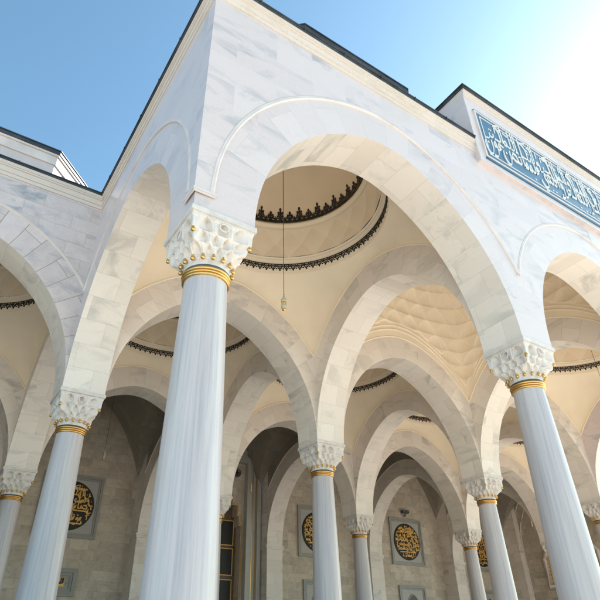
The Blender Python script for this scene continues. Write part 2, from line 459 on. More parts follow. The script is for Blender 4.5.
def band_mesh():
    mb = MB(); n = 84; R = 3.195
    for k in range(n):
        a = 2*PI*k/n; st = 2*PI*R/n
        sh = ringshape(0,.20,.088,.038,9) + [blob(0,.20,.022,.022,6), blob(0,.085,.030,.036,6), blob(st/2,.24,.036,.03,6), blob(st/2,.14,.028,.03,6)]
        sh += ringshape(st/2,.31,.07,.035,6,PI,2*PI)
        sh.append([(-st/2,.315),(st/2,.315),(st/2,.345),(-st/2,.345)])
        flat_motif(mb, sh, R, 13.16, a)
    return mb.mesh('filigree_band', M['black'])
def crest_mesh():
    mb = MB(); n = 48; R = 2.74
    for k in range(n):
        a = 2*PI*k/n; st = 2*PI*R/n; tall = k%2 == 0
        hh = 1.32 if tall else .92
        sh = [[(-st/2,0),(st/2,0),(st/2,.06),(-st/2,.06)]]
        sh += ringshape(-.095,.14,.085,.045,9) + ringshape(.095,.14,.085,.045,9)
        sh += [blob(0,.16,.034,.09,6), blob(-.10,.27,.034,.03,6), blob(.10,.27,.034,.03,6)]
        sh += ringshape(0,.19*hh+.08,.105,.05,9) + [blob(0,.19*hh+.08,.03,.03,6), blob(0,.33*hh+.05,.04,.06,6)]
        sh += [blob(0,.42*hh+.05,.05,.10*hh,4), blob(-.075,.30*hh+.06,.036,.05,6), blob(.075,.30*hh+.06,.036,.05,6)]
        sh += [blob(st/2,.20,.026,.08,6), blob(st/2,.09,.04,.04,6)]
        flat_motif(mb, sh, R, 15.05, a, lean=.06, off=.012)
    return mb.mesh('palmette_crest', M['black'])
VAULT, VAULTM, DOME, BAND, CREST = vault_mesh(), vault_mesh(True), dome_mesh(), band_mesh(), crest_mesh()
def octo(hw, fw, grow=0.):
    a, f = hw+grow, fw+grow*.414
    return [(f,-a),(a,-f),(a,f),(f,a),(-f,a),(-a,f),(-a,-f),(-f,-a)]
def octo_prism(mb, hw, fw, z0, z1, m=0, grow=0., cap=True):
    p = octo(hw, fw, grow); n = 8; acc = 0
    for i in range(n):
        a, b = p[i], p[(i+1)%n]; L = math.dist(a,b)
        mb.face([(*a,z0),(*b,z0),(*b,z1),(*a,z1)], [(acc,z0),(acc+L,z0),(acc+L,z1),(acc,z1)], m); acc += L
    if cap:      # ring-shaped top and bottom, open in the middle
        w = octo(3.5, 1.6)
        for z, fl in ((z1, 1), (z0, 0)):
            for i in range(n):
                f = [(*p[i],z),(*p[(i+1)%n],z),(*w[(i+1)%n],z),(*w[i],z)]
                mb.face(f if fl else f[::-1], None, m)
mb = MB(); octo_prism(mb, 3.9, 1.8, 13.7, 15.25, cap=False); DRUM = mb.mesh('roof_drum', M['facade'])
mb = MB(); octo_prism(mb, 3.9, 1.8, 15.25, 15.60, 0, .05); octo_prism(mb, 3.9, 1.8, 15.603, 15.68, 0, .10); DCOR = mb.mesh('drum_cornice', M['moulding'])
mb = MB(); octo_prism(mb, 3.9, 1.8, 15.683, 15.81, 0, .13); octo_prism(mb, 3.9, 1.8, 15.813, 15.85, 0, .16); DCOP = mb.mesh('drum_coping', M['lead'])
mb = MB(); mb.lathe([(3.2*math.cos(f), 15.86+1.92*math.sin(f)) for f in [PI/2*i/12 for i in range(12)]]+[(.02,17.78)], 48); LDOME = mb.mesh('lead_dome', M['lead'], True)
mb = MB(); mb.box(-S/2,S/2,-S/2,S/2,13.62,13.86)
# roof slab has a hole for the dome: ring of quads around a square opening
mb = MB(); q = 3.5
for (x0,x1,y0,y1) in ((-S/2,S/2,-S/2,-q),(-S/2,S/2,q,S/2),(-S/2,-q,-q,q),(q,S/2,-q,q)): mb.box(x0,x1,y0,y1,13.66,13.86)
ROOF = mb.mesh('roof', M['lead'])
def groin_mesh():
    mb = MB(); nx, ny = 48, 56
    xs = [-A + 2*A*q/nx for q in range(nx+1)]; L0, L1 = -S/2+H-.05, WALL-2.5*S
    g = lambda t, k: 10.6 + (z_out(t)-10.6)*k
    rows = []
    for q in range(ny+1):
        y = L0+(L1-L0)*q/ny; ty = S/2 + (y-(L0+L1)/2)/(L1-L0)*2*A
        rows.append([(x, y, max(g(S/2+x, 2.1), g(ty, 1.25))) for x in xs])
    mb.grid(rows, 0, uv=lambda i,j: (j*.15, i*.15))
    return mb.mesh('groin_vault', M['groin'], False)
GROIN = groin_mesh()
mb = MB(); mb.box(-S/2,S/2,-S/2-.3,S*.66,15.75,15.95); mb.box(-S/2,S/2,-S/2-.3,-S/2+.1,13.87,15.745); UROOF = mb.mesh('upper_roof', M['lead'])
for (i,j) in BAYS:
    loc = ((i+.5)*S, (j+.5)*S, 0)
    if j == 2:
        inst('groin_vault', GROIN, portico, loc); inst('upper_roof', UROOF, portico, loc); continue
    inst('vault', VAULTM if (i,j) == (1,0) else VAULT, portico, loc)
    if (i,j) == (1,0):
        inst('roof', ROOF, portico, loc); continue
    d = inst('dome', DOME, portico, loc)
    inst('filigree_band', BAND, d); inst('palmette_crest', CREST, d)
    inst('roof', ROOF, portico, loc)
    if (i,j) != (1,0):
        r = inst('roof_drum', DRUM, portico, loc)
        inst('drum_cornice', DCOR, r); inst('drum_coping', DCOP, r); inst('lead_dome', LDOME, r)

# ------------------------------------------------------------------ facades
E0 = .03
TB = .25
def arc_low(t):
    """lower edge of the spandrel panel: outer arc, upright below the springing"""
    tt = min(t, S-t)
    v = 4.80*4.80 - (4.55-tt)**2
    return 7.95 + math.sqrt(max(0, v)) + .16*abs(t-S/2) - .16*math.sqrt((t-S/2)**2+.36)*1.0 if v > 0 else 7.95
ZF = 13.58
def facade(xf, t0, t1, left, right, mat, ztop=ZF, cornice=True, cs=None, ce=None):
    mb = MB()
    a0, a1 = (-TB if left else max(t0,-TB)), (S+TB if right else min(t1,S+TB))
    ts = [a0 + (a1-a0)*(.5-.5*math.cos(PI*i/90)) for i in range(91)]
    if left: ts = [t0] + ts
    if right: ts = ts + [t1]
    low = [arc_low(t) for t in ts]
    y0, y1 = -H-E0, -H+.3
    for k in range(len(ts)-1):
        a, b, la, lb = ts[k], ts[k+1], low[k], low[k+1]
        mb.face([(a,y0,la),(b,y0,lb),(b,y0,ztop),(a,y0,ztop)], [(a,la),(b,lb),(b,ztop),(a,ztop)])
        mb.face([(b,y0,lb),(a,y0,la),(a,y1,la),(b,y1,lb)])
        mb.face([(b,y1,lb),(a,y1,la),(a,y1,ztop),(b,y1,ztop)])
    for t, l in ((ts[0],low[0]),(ts[-1],low[-1])):
        mb.face([(t,y1,l),(t,y0,l),(t,y0,ztop),(t,y1,ztop)], [(y1,l),(y0,l),(y0,ztop),(y1,ztop)])
    w = mb.build('facade_wall', mat, portico, xf=xf)
    # archivolt moulding
    lo = -TB if left else max(t0, -TB if t0 < 0 else 0)
    hi = S+TB if right else min(t1, S)
    path = [(t, -H-E0, arc_low(t)) for t in [lo + (hi-lo)*(.5-.5*math.cos(PI*i/110)) for i in range(111)]]
    out = []
    for i, q in enumerate(path):
        a, b = path[max(i-1,0)], path[min(i+1,110)]; dx, dz = b[0]-a[0], b[2]-a[2]; l = math.hypot(dx,dz)
        out.append((-dz/l, dx/l))
    prof = [(-.03,.035),(-.026,-.003),(-.01,-.011),(.012,-.011),(.022,-.004),(.034,-.008),(.056,-.007),(.064,.02)]
    mb = MB(); mb.grid([[(q[0]+nx*a, q[1]+d, q[2]+nz*a) for a,d in prof] for q,(nx,nz) in zip(path,out)])
    for e, (q, (nx, nz)) in ((0, (path[0], out[0])), (1, (path[-1], out[-1]))):
        f = [(q[0]+nx*a, q[1]+d, q[2]+nz*a) for a,d in prof]; mb.face(f if e else f[::-1])
    mb.build('archivolt_moulding', M['moulding'], w, True)
    if left:
        mb = MB(); mb.box(t0-.012,-.21,y0-.012,y0-.001,7.86,7.90); mb.box(t0-.024,-.20,y0-.024,y0-.001,7.903,7.95)
        mb.build('ledge', M['moulding'], w)
    if right:
        mb = MB(); mb.box(S+.21,t1+.012,y0-.012,y0-.001,7.86,7.90); mb.box(S+.20,t1+.024,y0-.024,y0-.001,7.903,7.95)
        mb.build('ledge', M['moulding'], w)
    if cornice:
        cs, ce = cs or (lambda e: t0), ce or (lambda e: t1)
        mb = MB()
        for z0, z1, e in ((ztop+.003,ztop+.12,.06),(ztop+.123,ztop+.17,.095),(ztop+.173,ztop+.31,.085),(ztop+.313,ztop+.36,.125),(ztop+.363,ztop+.47,.15)):
            mb.box(cs(e), ce(e), -H-e, y1, z0, z1)
        mb.build('cornice', M['cream'], w)
        mb = MB()
        for z0, z1, e in ((ztop+.473,ztop+.525,.18),(ztop+.528,ztop+.56,.205)):
            mb.box(cs(e), ce(e), -H-e, y1, z0, z1)
        a, b = cs(.2), ce(.2); n = int((b-a)/1.15)
        for q in range(1, n):
            x = a+(b-a)*q/n; mb.box(x-.014, x+.014, -H-.217, y1-.01, ztop+.476, ztop+.574)
        mb.build('coping', M['lead'], w)
    return w
BX = S - .46                   # left edge of the raised portal block
# front, bay 0 (corner on its left)
facade(frame_xf((0,0),(1,0),(0,-1)), -H-E0, S, True, False, M['facade'], cs=lambda e: -H-e, ce=lambda e: BX)
facade(frame_xf((S,0),(1,0),(0,-1)), 0, S, False, False, M['facade'], ztop=13.2, cornice=False)
facade(frame_xf((2*S,0),(1,0),(0,-1)), 0, S+H+E0, False, True, M['facade'], cs=lambda e: .46, ce=lambda e: S+H+e)
# flank facing left
facade(frame_xf((0,0),(0,1),(-1,0)), -H+.3, S-H+.3, False, False, M['facade'], cs=lambda e: -H+.3, ce=lambda e: S-H+.3)
# ledge and archivolt foot of the flank at the near corner
mb = MB(); mb.box(-H-E0-.012,-H-E0-.001,-H-E0,-.19,7.85,7.90); mb.box(-H-E0-.026,-H-E0-.001,-H-E0,-.17,7.903,7.958)
mb.build('ledge', M['moulding'], portico)
facade(frame_xf((3*S,0),(0,1),(1,0)), -H+.3, S-H+.3, False, False, M['facade'], cs=lambda e: -H+.3, ce=lambda e: S-H+.3)
# left wing and right wing fronts
facade(frame_xf((0,S),(-1,0),(0,-1)), H, S, False, False, M['fold'], cs=lambda e: H+e)
facade(frame_xf((-S,S),(-1,0),(0,-1)), 0, S+H+E0, False, True, M['fold'])
facade(frame_xf((3*S,S),(1,0),(0,-1)), H, S, False, False, M['fold'], cs=lambda e: H+e)
facade(frame_xf((4*S,S),(1,0),(0,-1)), 0, S+H+E0, False, True, M['fold'])
# closing flanks of the wings
facade(frame_xf((-2*S,S),(0,1),(-1,0)), -H+.3, S, False, False, M['fold'])
facade(frame_xf((-2*S,2*S),(0,1),(-1,0)), 0, S, False, False, M['fold'])
facade(frame_xf((5*S,S),(0,1),(1,0)), -H+.3, S, False, False, M['fold'])
facade(frame_xf((5*S,2*S),(0,1),(1,0)), 0, S, False, False, M['fold'])

# raised portal block over the middle front bay
BR = 2*S+.46; BY = -H-.16
mb = MB(); mb.box(BX, BR, BY, -H+.3, 13.2, 15.98); mb.box(BX, BX+.35, -H+.3, S+.2, 13.2, 16.28); mb.box(BR-.35, BR, -H+.3, S+.2, 13.2, 16.28)
mb.box(BX+.35, BR-.35, S-.15, S+.2, 13.2, 16.28)
blk = mb.build('portal_block', M['facade'], portico)
mb = MB()
for z0, z1, e in ((15.983,16.09,.02),(16.093,16.20,.045),(16.203,16.28,.07)): mb.box(BX, BR, BY-e, -H+.3, z0, z1)
mb.build('cornice', M['cream'], blk)
mb = MB(); mb.box(BX-.05, BR+.05, BY-.11, S+.3, 16.283, 16.36); mb.box(BX-.08, BR+.08, BY-.14, S+.33, 16.363, 16.40); mb.build('coping', M['lead'], blk)
mb = MB(); mb.lathe([(3.45*math.cos(f), 16.41+2.2*math.sin(f)) for f in [PI/2*i/12 for i in range(12)]]+[(.02,18.61)], 48, c=(1.5*S,.5*S)); mb.build('lead_dome', M['lead'], blk, True)

# ------------------------------------------------------------------ calligraphy with a broad pen
def catmull(P, n=7):
    out = []
    for i in range(len(P)-1):
        p0, p1, p2, p3 = P[max(i-1,0)], P[i], P[i+1], P[min(i+2,len(P)-1)]
        for k in range(n):
            t = k/n
            out.append(tuple(.5*((2*p1[c])+(-p0[c]+p2[c])*t+(2*p0[c]-5*p1[c]+4*p2[c]-p3[c])*t*t+(-p0[c]+3*p1[c]-3*p2[c]+p3[c])*t**3) for c in (0,1)))
    out.append(tuple(P[-1])); return out
class Pen:
    """broad-nib strokes in the x,z plane, standing proud of y=0 towards -y"""
    def __init__(self, nib, ang, proud=.02, ok=None):
        self.mb = MB(); self.nib = nib; self.a = ang; self.d = proud; self.ok = ok
    def stroke(self, P, w=1., smooth=True):
        Q = catmull(P) if smooth and len(P) > 2 else P
        nx, nz = math.cos(self.a)*self.nib*w/2, math.sin(self.a)*self.nib*w/2
        m = self.nib*w*.14
        L = []; Rr = []
        for i, p in enumerate(Q):
            a, b = Q[max(i-1,0)], Q[min(i+1,len(Q)-1)]
            dx, dz = b[0]-a[0], b[1]-a[1]; l = math.hypot(dx,dz) or 1
            px, pz = -dz/l*m, dx/l*m
            s = 1 if (nx*(-dz)+nz*dx) >= 0 else -1
            L.append((p[0]+s*nx+px, p[1]+s*nz+pz)); Rr.append((p[0]-s*nx-px, p[1]-s*nz-pz))
        self.k = getattr(self, 'k', 0)+1
        y = -self.d - .0008*(self.k % 13)
        y0 = y
        for i in range(len(Q)-1):
            q = [L[i], L[i+1], Rr[i+1], Rr[i]]; y = y0 - .00007*i
            if self.ok and not all(self.ok(*v) for v in q): continue
            self.mb.face([(v[0],y,v[1]) for v in q])
            self.mb.face([(q[0][0],0,q[0][1]),(q[1][0],0,q[1][1]),(q[1][0],y,q[1][1]),(q[0][0],y,q[0][1])])
            self.mb.face([(q[3][0],0,q[3][1]),(q[2][0],0,q[2][1]),(q[2][0],y,q[2][1]),(q[3][0],y,q[3][1])])
    def dot(self, x, z, r):
        q = [(x-r,z),(x,z+r*.8),(x+r,z),(x,z-r*.8)]
        if self.ok and not all(self.ok(*v) for v in q): return
        self.mb.face([(v[0],-self.d,v[1]) for v in q])
        for i in range(4):
            a, b = q[i], q[(i+1)%4]
            self.mb.face([(a[0],0,a[1]),(b[0],0,b[1]),(b[0],-self.d,b[1]),(a[0],-self.d,a[1])])
LET = {   # strokes run right to left from x=0; third value is the advance
 'alif': ([[(0,1.25),(.02,.7),(0,.02)]], [], .2),
 'lam':  ([[(.02,1.25),(.03,.6),(0,.12),(-.12,0),(-.26,.06)]], [], .3),
 'lamend': ([[(.02,1.25),(.02,.4),(0,-.05),(-.2,-.32),(-.45,-.22),(-.5,.02)]], [], .55),
 'nun':  ([[(0,.3),(.02,0),(-.14,-.32),(-.38,-.36),(-.56,-.12),(-.55,.12)]], [(-.27,.12)], .62),
 'waw':  ([[(-.02,.12),(-.1,.32),(-.22,.24),(-.17,.1),(-.02,.12),(-.04,-.14),(-.24,-.36),(-.48,-.36)]], [], .42),
 'ra':   ([[(0,.22),(0,.02),(-.14,-.2),(-.38,-.26)]], [], .3),
 'ha':   ([[(0,.02),(-.04,.3),(-.2,.3),(-.22,.04),(-.02,0)]], [], .28),
 'mim':  ([[(0,.02),(-.06,.22),(-.2,.16),(-.14,-.02),(-.02,.02),(-.3,0)]], [], .32),
 'sin':  ([[(0,.26),(-.02,.02),(-.12,.02),(-.13,.22),(-.15,.02),(-.26,.02),(-.27,.22),(-.3,.0),(-.48,0)]], [], .5),
 'sad':  ([[(0,.02),(-.1,.26),(-.36,.3),(-.46,.12),(-.3,.0),(0,.0)],[(-.44,.16),(-.5,.02),(-.66,.02)]], [], .66),
 'kaf':  ([[(-.34,1.0),(-.1,.86),(.02,.62),(.0,.1),(-.1,0),(-.5,.0)],[(.16,1.22),(-.36,1.0)]], [], .56),
 'ya':   ([[(0,.22),(-.16,.28),(-.2,.08),(-.05,-.08),(-.12,-.3),(-.44,-.36),(-.66,-.14)]], [(-.28,-.52),(-.42,-.52)], .62),
 'ayn':  ([[(.0,.3),(-.16,.36),(-.22,.22),(-.08,.12),(-.34,.0)]], [], .36),
 'fa':   ([[(0,.02),(-.04,.28),(-.17,.26),(-.16,.1),(-.03,.08),(-.2,0),(-.4,0)]], [(-.1,.46)], .42),
 'ta':   ([[(0,.3),(-.05,.02),(-.3,0)]], [(-.08,.5),(-.2,.5)], .3),
}
def write(pen, words, x, z, k, sp=.16, w=1.):
    """set words (lists of letter names) right to left from x; returns the x reached"""
    for wd in words:
        for l in wd:
            st, dots, adv = LET[l]
            for s in st: pen.stroke([(x+px*k, z+pz*k) for px,pz in s], w)
            for d in dots: pen.dot(x+d[0]*k, z+d[1]*k, .075*k)
            x -= adv*k
        x -= sp*k
    return x
VERSE = [['alif','lam','sad','lam','waw','ta'],['ta','nun'],['ayn','nun'],['alif','lam','fa','sin','alif'],['waw','alif','lam','mim','nun'],['kaf','ra'],
         ['waw','lam','ta','kaf','ra'],['alif','lam','lam','ha'],['alif','kaf','ta','ra'],['waw','alif','lam','lam','ha'],['ya','ayn','lam','mim'],['mim','alif'],['ta','sad','nun','ayn','waw','nun']]

# blue panel on the portal block (text reads from right to left, its end at the left)
PX0, PX1, PZ0, PZ1 = BX+.34, BR-.34, 13.52, 15.42
panel = thing('wall_inscription', 'long blue tiled panel of white Arabic lettering high on the raised portal', 'panel', (0, BY, 0))
mb = MB(); mb.box(PX0,PX1,-.04,0,PZ0,PZ1); mb.build('blue_ground', M['tile'], panel)
mb = MB()
def rect_frame(mb, x0,x1,z0,z1,w,y0,y1):
    mb.box(x0,x1,y0,y1,z1-w,z1); mb.box(x0,x1,y0,y1,z0,z0+w); mb.box(x0,x0+w,y0,y1,z0+w,z1-w); mb.box(x1-w,x1,y0,y1,z0+w,z1-w)
rect_frame(mb, PX0-.06, PX1+.06, PZ0-.06, PZ1+.06, .057, -.055, 0)
mb.build('border', M['moulding'], panel)
mb = MB(); rect_frame(mb, PX0+.12, PX1-.12, PZ0+.12, PZ1-.12, .035, -.055, -.041); mb.build('inner_line', M['letter'], panel)
mb = MB(); mb.box(PX0-.06,PX1+.06,-.05,0,PZ1+.065,PZ1+.10); mb.build('upper_trim', M['greym'], panel)
mb = MB(); mb.box(PX0-.06,PX1+.06,-.04,0,PZ0-.13,PZ0-.065); mb.build('lower_trim', M['tile'], panel)
xa = PX1-.3
def write_fit(pen, words, x0, x1, z, k, sp, w=1.):
    tmp = Pen(.01, 0, .01); xe = write(tmp, words, 0, 0, k, sp)
    f = (x0-x1)/(-xe); n0 = len(pen.mb.v)
    write(pen, words, 0, z, k, sp, w)
    pen.mb.v[n0:] = [(x0+vx*f, vy, vz) for vx,vy,vz in pen.mb.v[n0:]]
pen = Pen(.09, math.radians(52), .016); pen2 = Pen(.066, math.radians(52), .0123)
write_fit(pen, VERSE[4:], xa, PX0+.02, PZ0+.58, 1.0, .02)
write_fit(pen2, VERSE[:9], xa-.15, PX0+.2, PZ0+1.06, .66, .04)
rs = random.Random(4)
xx = PX1-.5
while xx > PX0+.45:
    g = rs.random()
    zt = PZ0+1.45+rs.random()*.2
    if g < .45: pen2.stroke([(xx,zt),(xx-.2,zt+.08)], .7, False)
    elif g < .6: pen2.stroke([(xx,zt+.1),(xx-.05,zt),(xx-.1,zt+.08),(xx-.15,zt),(xx-.2,zt+.1)], .6)
    elif g < .75: pen2.dot(xx, zt, .05); pen2.dot(xx-.12, zt+.02, .05)
    else: pen2.stroke([(xx,zt+.16),(xx-.02,zt-.1)], .8, False)
    if rs.random() < .5: pen2.dot(xx-.06, PZ0+.25+rs.random()*.12, .05)
    if rs.random() < .4: pen2.stroke([(xx-.1,PZ0+.86),(xx-.26,PZ0+.93)], .7, False)
    xx -= .17+rs.random()*.16
allv = MB()
for pmb in (pen.mb, pen2.mb):
    b = len(allv.v); allv.v += [(vx, vy-.042, vz) for vx,vy,vz in pmb.v]
    allv.f += [tuple(i+b for i in f) for f in pmb.f]; allv.uv += pmb.uv; allv.m += pmb.m
allv.build('lettering', M['letter'], panel)

# ------------------------------------------------------------------ columns
def capital_mesh():
    mb = MB(); nth, nv = 480, 110
    zb, zt = 6.74, 7.46
    def superr(th, hw, p):
        c, s = abs(math.cos(th)), abs(math.sin(th))
        return hw/((c**p + s**p)**(1/p))
    tiers = [(0.0, .18, 16, .5), (.18, .40, 16, .5), (.40, .655, 16, 0.), (.655, 1.0, 12, .5)]
    K = [(0,.362),(.14,.372),(.17,.385),(.205,.432),(.38,.440),(.43,.472),(.63,.486),(.68,.520),(.93,.532),(1,.545)]
    def env(v):
        for (a,ra),(b,rb) in zip(K,K[1:]):
            if v <= b: return ra+(rb-ra)*(v-a)/(b-a)
        return K[-1][1]
    rows = []
    for k in range(nv+1):
        v = k/nv; row = []
        for ti, (v0, v1, n, ph) in enumerate(tiers):
            if v < v1 or v1 == 1.0: break
        b = (v-v0)/(v1-v0)
        x = min(1, max(0, (v-.20)/.46)); p = 2 + 26*(x*x*(3-2*x))**1.5
        for q in range(nth):
            th = 2*PI*(q+.5)/nth
            r = superr(th, env(v), p)
            a = ((th/(2*PI)*n + ph) % 1)*2-1
            if ti > 0:
                wd = .72*max(0, 1-(b*1.03)**3.2)**.75 if b < .97 else 0
                if abs(a) < wd:
                    x = abs(a/wd); d = (1-x)**.75
                    r -= (0, .085, .095, .115)[ti]*d*min(1, b*2.2+.45)
                    if x < .42: r += .030*(1-x/.42)*min(1, (1-b)*2)
                else:
                    r += .020*max(0, 1-abs(abs(a)-1)/.14)**.5*(1-b*.6)
                    if b > .80: r += .008*abs(math.sin(a*PI*3))
            else:
                r -= .012*max(0, 1-abs(a)/.8)*min(1, b*2)
            row.append((r*math.cos(th), r*math.sin(th), zb+(zt-zb)*v))
        rows.append(row)
    mb.grid(rows, 0, True)
    mb.face([(*((rows[-1][q][0], rows[-1][q][1])), zt) for q in range(nth)])
    mb.box(-H-.0,H+.0,-H-.0,H+.0,7.462,7.50); mb.box(-H-.03,H+.03,-H-.03,H+.03,7.503,7.597)
    mb.lathe([(.345,6.60),(.35,6.66),(.365,6.745)], 48)
    # small rosette discs between the upper niches
    for s in range(4):
        a = s*PI/2
        for off in (0,):
            cx, cy = .525*math.cos(a)-off*math.sin(a), .535*math.sin(a)+off*math.cos(a)
            ring = [(cx-.075*math.cos(f)*math.sin(a)+.012*math.cos(a), cy+.075*math.cos(f)*math.cos(a)+.012*math.sin(a), 7.365+.075*math.sin(f)) for f in [2*PI*i/14 for i in range(15)]]
            mb.tube(ring, .013, 6)
    me = mb.mesh('capital', M['capital'], False)
    return me
CAP = capital_mesh()
mb = MB()
prof = []
for i in range(25):
    u = i/24; z = .55+(6.60-.55)*u
    r = .458 - .120*(u**1.35)
    prof.append((r, z))
mb.lathe(prof, 64); SHAFT = mb.mesh('shaft', M['shaft'], True)
mb = MB()
def torus_prof(r, z, a, n=10): return [(r+a*math.cos(f), z+a*math.sin(f)) for f in [-PI/2+PI*i/n for i in range(n+1)]]
mb.lathe([(.335,6.545)]+torus_prof(.352,6.572,.024)+torus_prof(.358,6.620,.022)+torus_prof(.366,6.668,.024)+[(.34,6.695)], 56)
COLLAR = mb.mesh('collar', M['gold'], True)
mb = MB(); mb.lathe([(.34,6.694),(.372,6.698),(.376,6.712),(.372,6.726),(.34,6.73)], 56); DBAND = mb.mesh('dark_band', M['verdigris'], True)
mb = MB(); mb.lathe([(.66,.15),(.66,.22),(.72,.25),(.72,.33),(.62,.38),(.60,.42),(.60,.46),(.56,.49),(.48,.551)], 48); mb.box(-.8,.8,-.8,.8,.0,.1501); BASE = mb.mesh('base', M['capital'], False)
DS = .9
mb = MB(); mb.lathe([(r_*DS, z_*DS) for r_, z_ in [(.010,.06),(.022,.055),(.03,.035),(.03,.018),(.025,.012),(.037,.0),(.042,-.018),(.038,-.04),(.025,-.054),(.007,-.06)]], 10); DROP = mb.mesh('gold_drop', M['gold'], True)
GC = 'marble columns carrying the portico arches'
def make_column():
    c = thing('marble_column', 'c', 'column')
    inst('shaft', SHAFT, c); inst('base', BASE, c)
    k = inst('collar', COLLAR, c); inst('dark_band', DBAND, k)
    cap = inst('capital', CAP, c)
    for q in range(16):
        a = 2*PI*(q+.5)/16
        inst('gold_drop', DROP, cap, (.420*math.cos(a), .420*math.sin(a), 6.845))
    for sx in (-1,1):
        for sy in (-1,1): inst('gold_drop', DROP, cap, (sx*.492, sy*.492, 7.185))
    return c
LAB = {
 (0,0): 'pale marble column at the nearest corner, the largest and brightest one in view',
 (1,0): 'tall leaning blue-grey column below the blue calligraphy panel, second largest in view',
 (0,1): 'blue-grey column in the inner corner, left of the largest column, half covering a medallion',
 (0,2): 'small column cut off by the left picture edge',
 (1,1): 'slender blue-grey column nearest the picture centre, covering half of a black medallion',
 (1,2): 'column almost hidden behind the largest column, beside the dark portal doorway',
 (2,1): 'grey column standing left of the tall leaning column under the blue panel',
 (2,2): 'thin grey column left of the fully visible medallion',
 (3,2): 'thin distant column right of the fully visible medallion, in front of the rightmost one',
 (3,1): 'column at the right picture edge of which only the capital shows',
 (2,0): 'front column on the far side of the portal arch, past the right edge',
 (3,0): 'outer front corner column, far past the right edge',
 (4,2): 'distant column concealed behind the tall leaning column',
 (4,1): 'right wing front column, out of view past the right edge',
 (5,1): 'right wing corner column, out of view past the right edge',
 (-1,1): 'left wing front column, out of view past the left edge',
 (-1,2): 'left wing inner column, out of view past the left edge',
 (-2,1): 'left wing corner column, out of view past the left edge',
 (-2,2): 'left wing end column, out of view past the left edge'}
proto = None
for key, lab in LAB.items():
    c = make_column() if proto is None else copy_tree(proto)
    if proto is None: proto = c
    c.location = (key[0]*S, key[1]*S, 0)
    tag(c, lab, 'column', GC)

# ------------------------------------------------------------------ hall wall with pilasters, blind arches and portal
hall = thing('prayer_hall_wall', 'beige ashlar wall at the back of the portico with recessed pointed arches', 'wall', (0,0,0))
ZI = 7.42; PF = 24.1
for i in range(-2,5):
    cx = (i+.5)*S
    mb = MB()
    if i == 1:
        steps = [(2.25,8.55),(2.10,9.15),(1.95,9.75),(1.55,10.25),(1.1,10.7),(.6,11.1)]
        for sg in (-1,1):
            a, b = sorted((cx+sg*2.25, cx+sg*S/2)); mb.box(a,b,WALL,WALL+.9,0,16)
        for q,(w,z) in enumerate(steps):
            w2 = steps[q+1][0] if q+1 < len(steps) else 0
            for sg in (-1,1):
                a, b = sorted((cx+sg*w, cx+sg*w2)); mb.box(a,b,WALL,WALL+.9,z,16)
    else:
        mb.box(cx-S/2,cx+S/2,WALL,WALL+.6,0,16)
    mb.build('wall', M['wall'], hall)
for i in range(-2,6):
    x = i*S
    mb = MB(); mb.box(x-H,x+H,PF,WALL,0,ZI-.22); mb.box(x-H,x+H,PF,WALL,ZI,15.7)
    p = mb.build('pilaster', M['inner'], hall)
    mb = MB(); mb.box(x-H-.05,x+H+.05,PF-.05,WALL,ZI-.217,ZI-.10); mb.box(x-H-.09,x+H+.09,PF-.09,WALL,ZI-.097,ZI-.003)
    mb.build('impost', M['inner'], p)
mb = MB(); mb.box(-2*S-.5, 5*S+.5, WALL+.95, WALL+22, 0, 17); mb.build('hall_body', M['wall'], hall)
# portal surround: stepped marble mouldings with gilded lines
cx = 1.5*S
por = None
mb = MB()
for w0, w1, d, zt in ((3.38,3.12,.50,13.2),(3.09,2.80,.30,13.0),(2.77,2.42,.42,12.7)):
    for sg in (-1,1):
        a, b = sorted((cx+sg*w0, cx+sg*w1)); mb.box(a,b,WALL-d,WALL,0,zt)
    mb.box(cx-w1,cx+w1,WALL-d,WALL,zt-(w0-w1),zt)
por = mb.build('portal_surround', M['backing'], hall)
mb = MB()
for w, d in ((2.78,.44),(3.10,.32)):
    for sg in (-1,1): mb.box(cx+sg*w-.022,cx+sg*w+.022,WALL-d,WALL-.001,0,12.6)
for q,(w,z) in enumerate([(2.25,8.55),(2.10,9.15),(1.95,9.75),(1.55,10.25),(1.1,10.7),(.6,11.1)]):
    zprev = 0 if q == 0 else [8.55,9.15,9.75,10.25,10.7][q-1]
    w2 = [2.10,1.95,1.55,1.1,.6,0][q]
    for sg in (-1,1):
        mb.box(cx+sg*(w+.06)-.025,cx+sg*(w+.06)+.025,WALL-.05,WALL-.001,zprev+(.05 if q else 0),z+.05)
        a, b = sorted((cx+sg*(w+.085), cx+sg*(w2+.085))); mb.box(a,b,WALL-.052,WALL-.001,z+.05,z+.10)
mb.build('gilded_line', M['gold'], por)
mb = MB(); mb.tube([(cx+2.02+.0,WALL-.3,11.95+.0)], .1) if False else None
ros = thing('round_vent', 'dark round fitting on the wall above the portal doorway', 'vent', (13.85,WALL,11.75))
mb = MB()
rows = [[(r*math.cos(2*PI*k/24), y, r*math.sin(2*PI*k/24)) for k in range(24)] for r,y in ((.28,0),(.28,-.08),(.22,-.10),(.2,-.05),(.02,-.05))]
mb.grid(rows,0,True); mb.build('rim', M['greym'], ros, True)
mb = MB(); mb.box(-.16,.16,-.075,-.055,-.02,.02); mb.box(-.02,.02,-.078,-.055,-.16,.16); mb.build('grille', M['dark'], ros)
door = thing('portal_door', 'dark panelled double door with black panes inside the gold-lined portal', 'door', (cx, WALL+.62, 0))
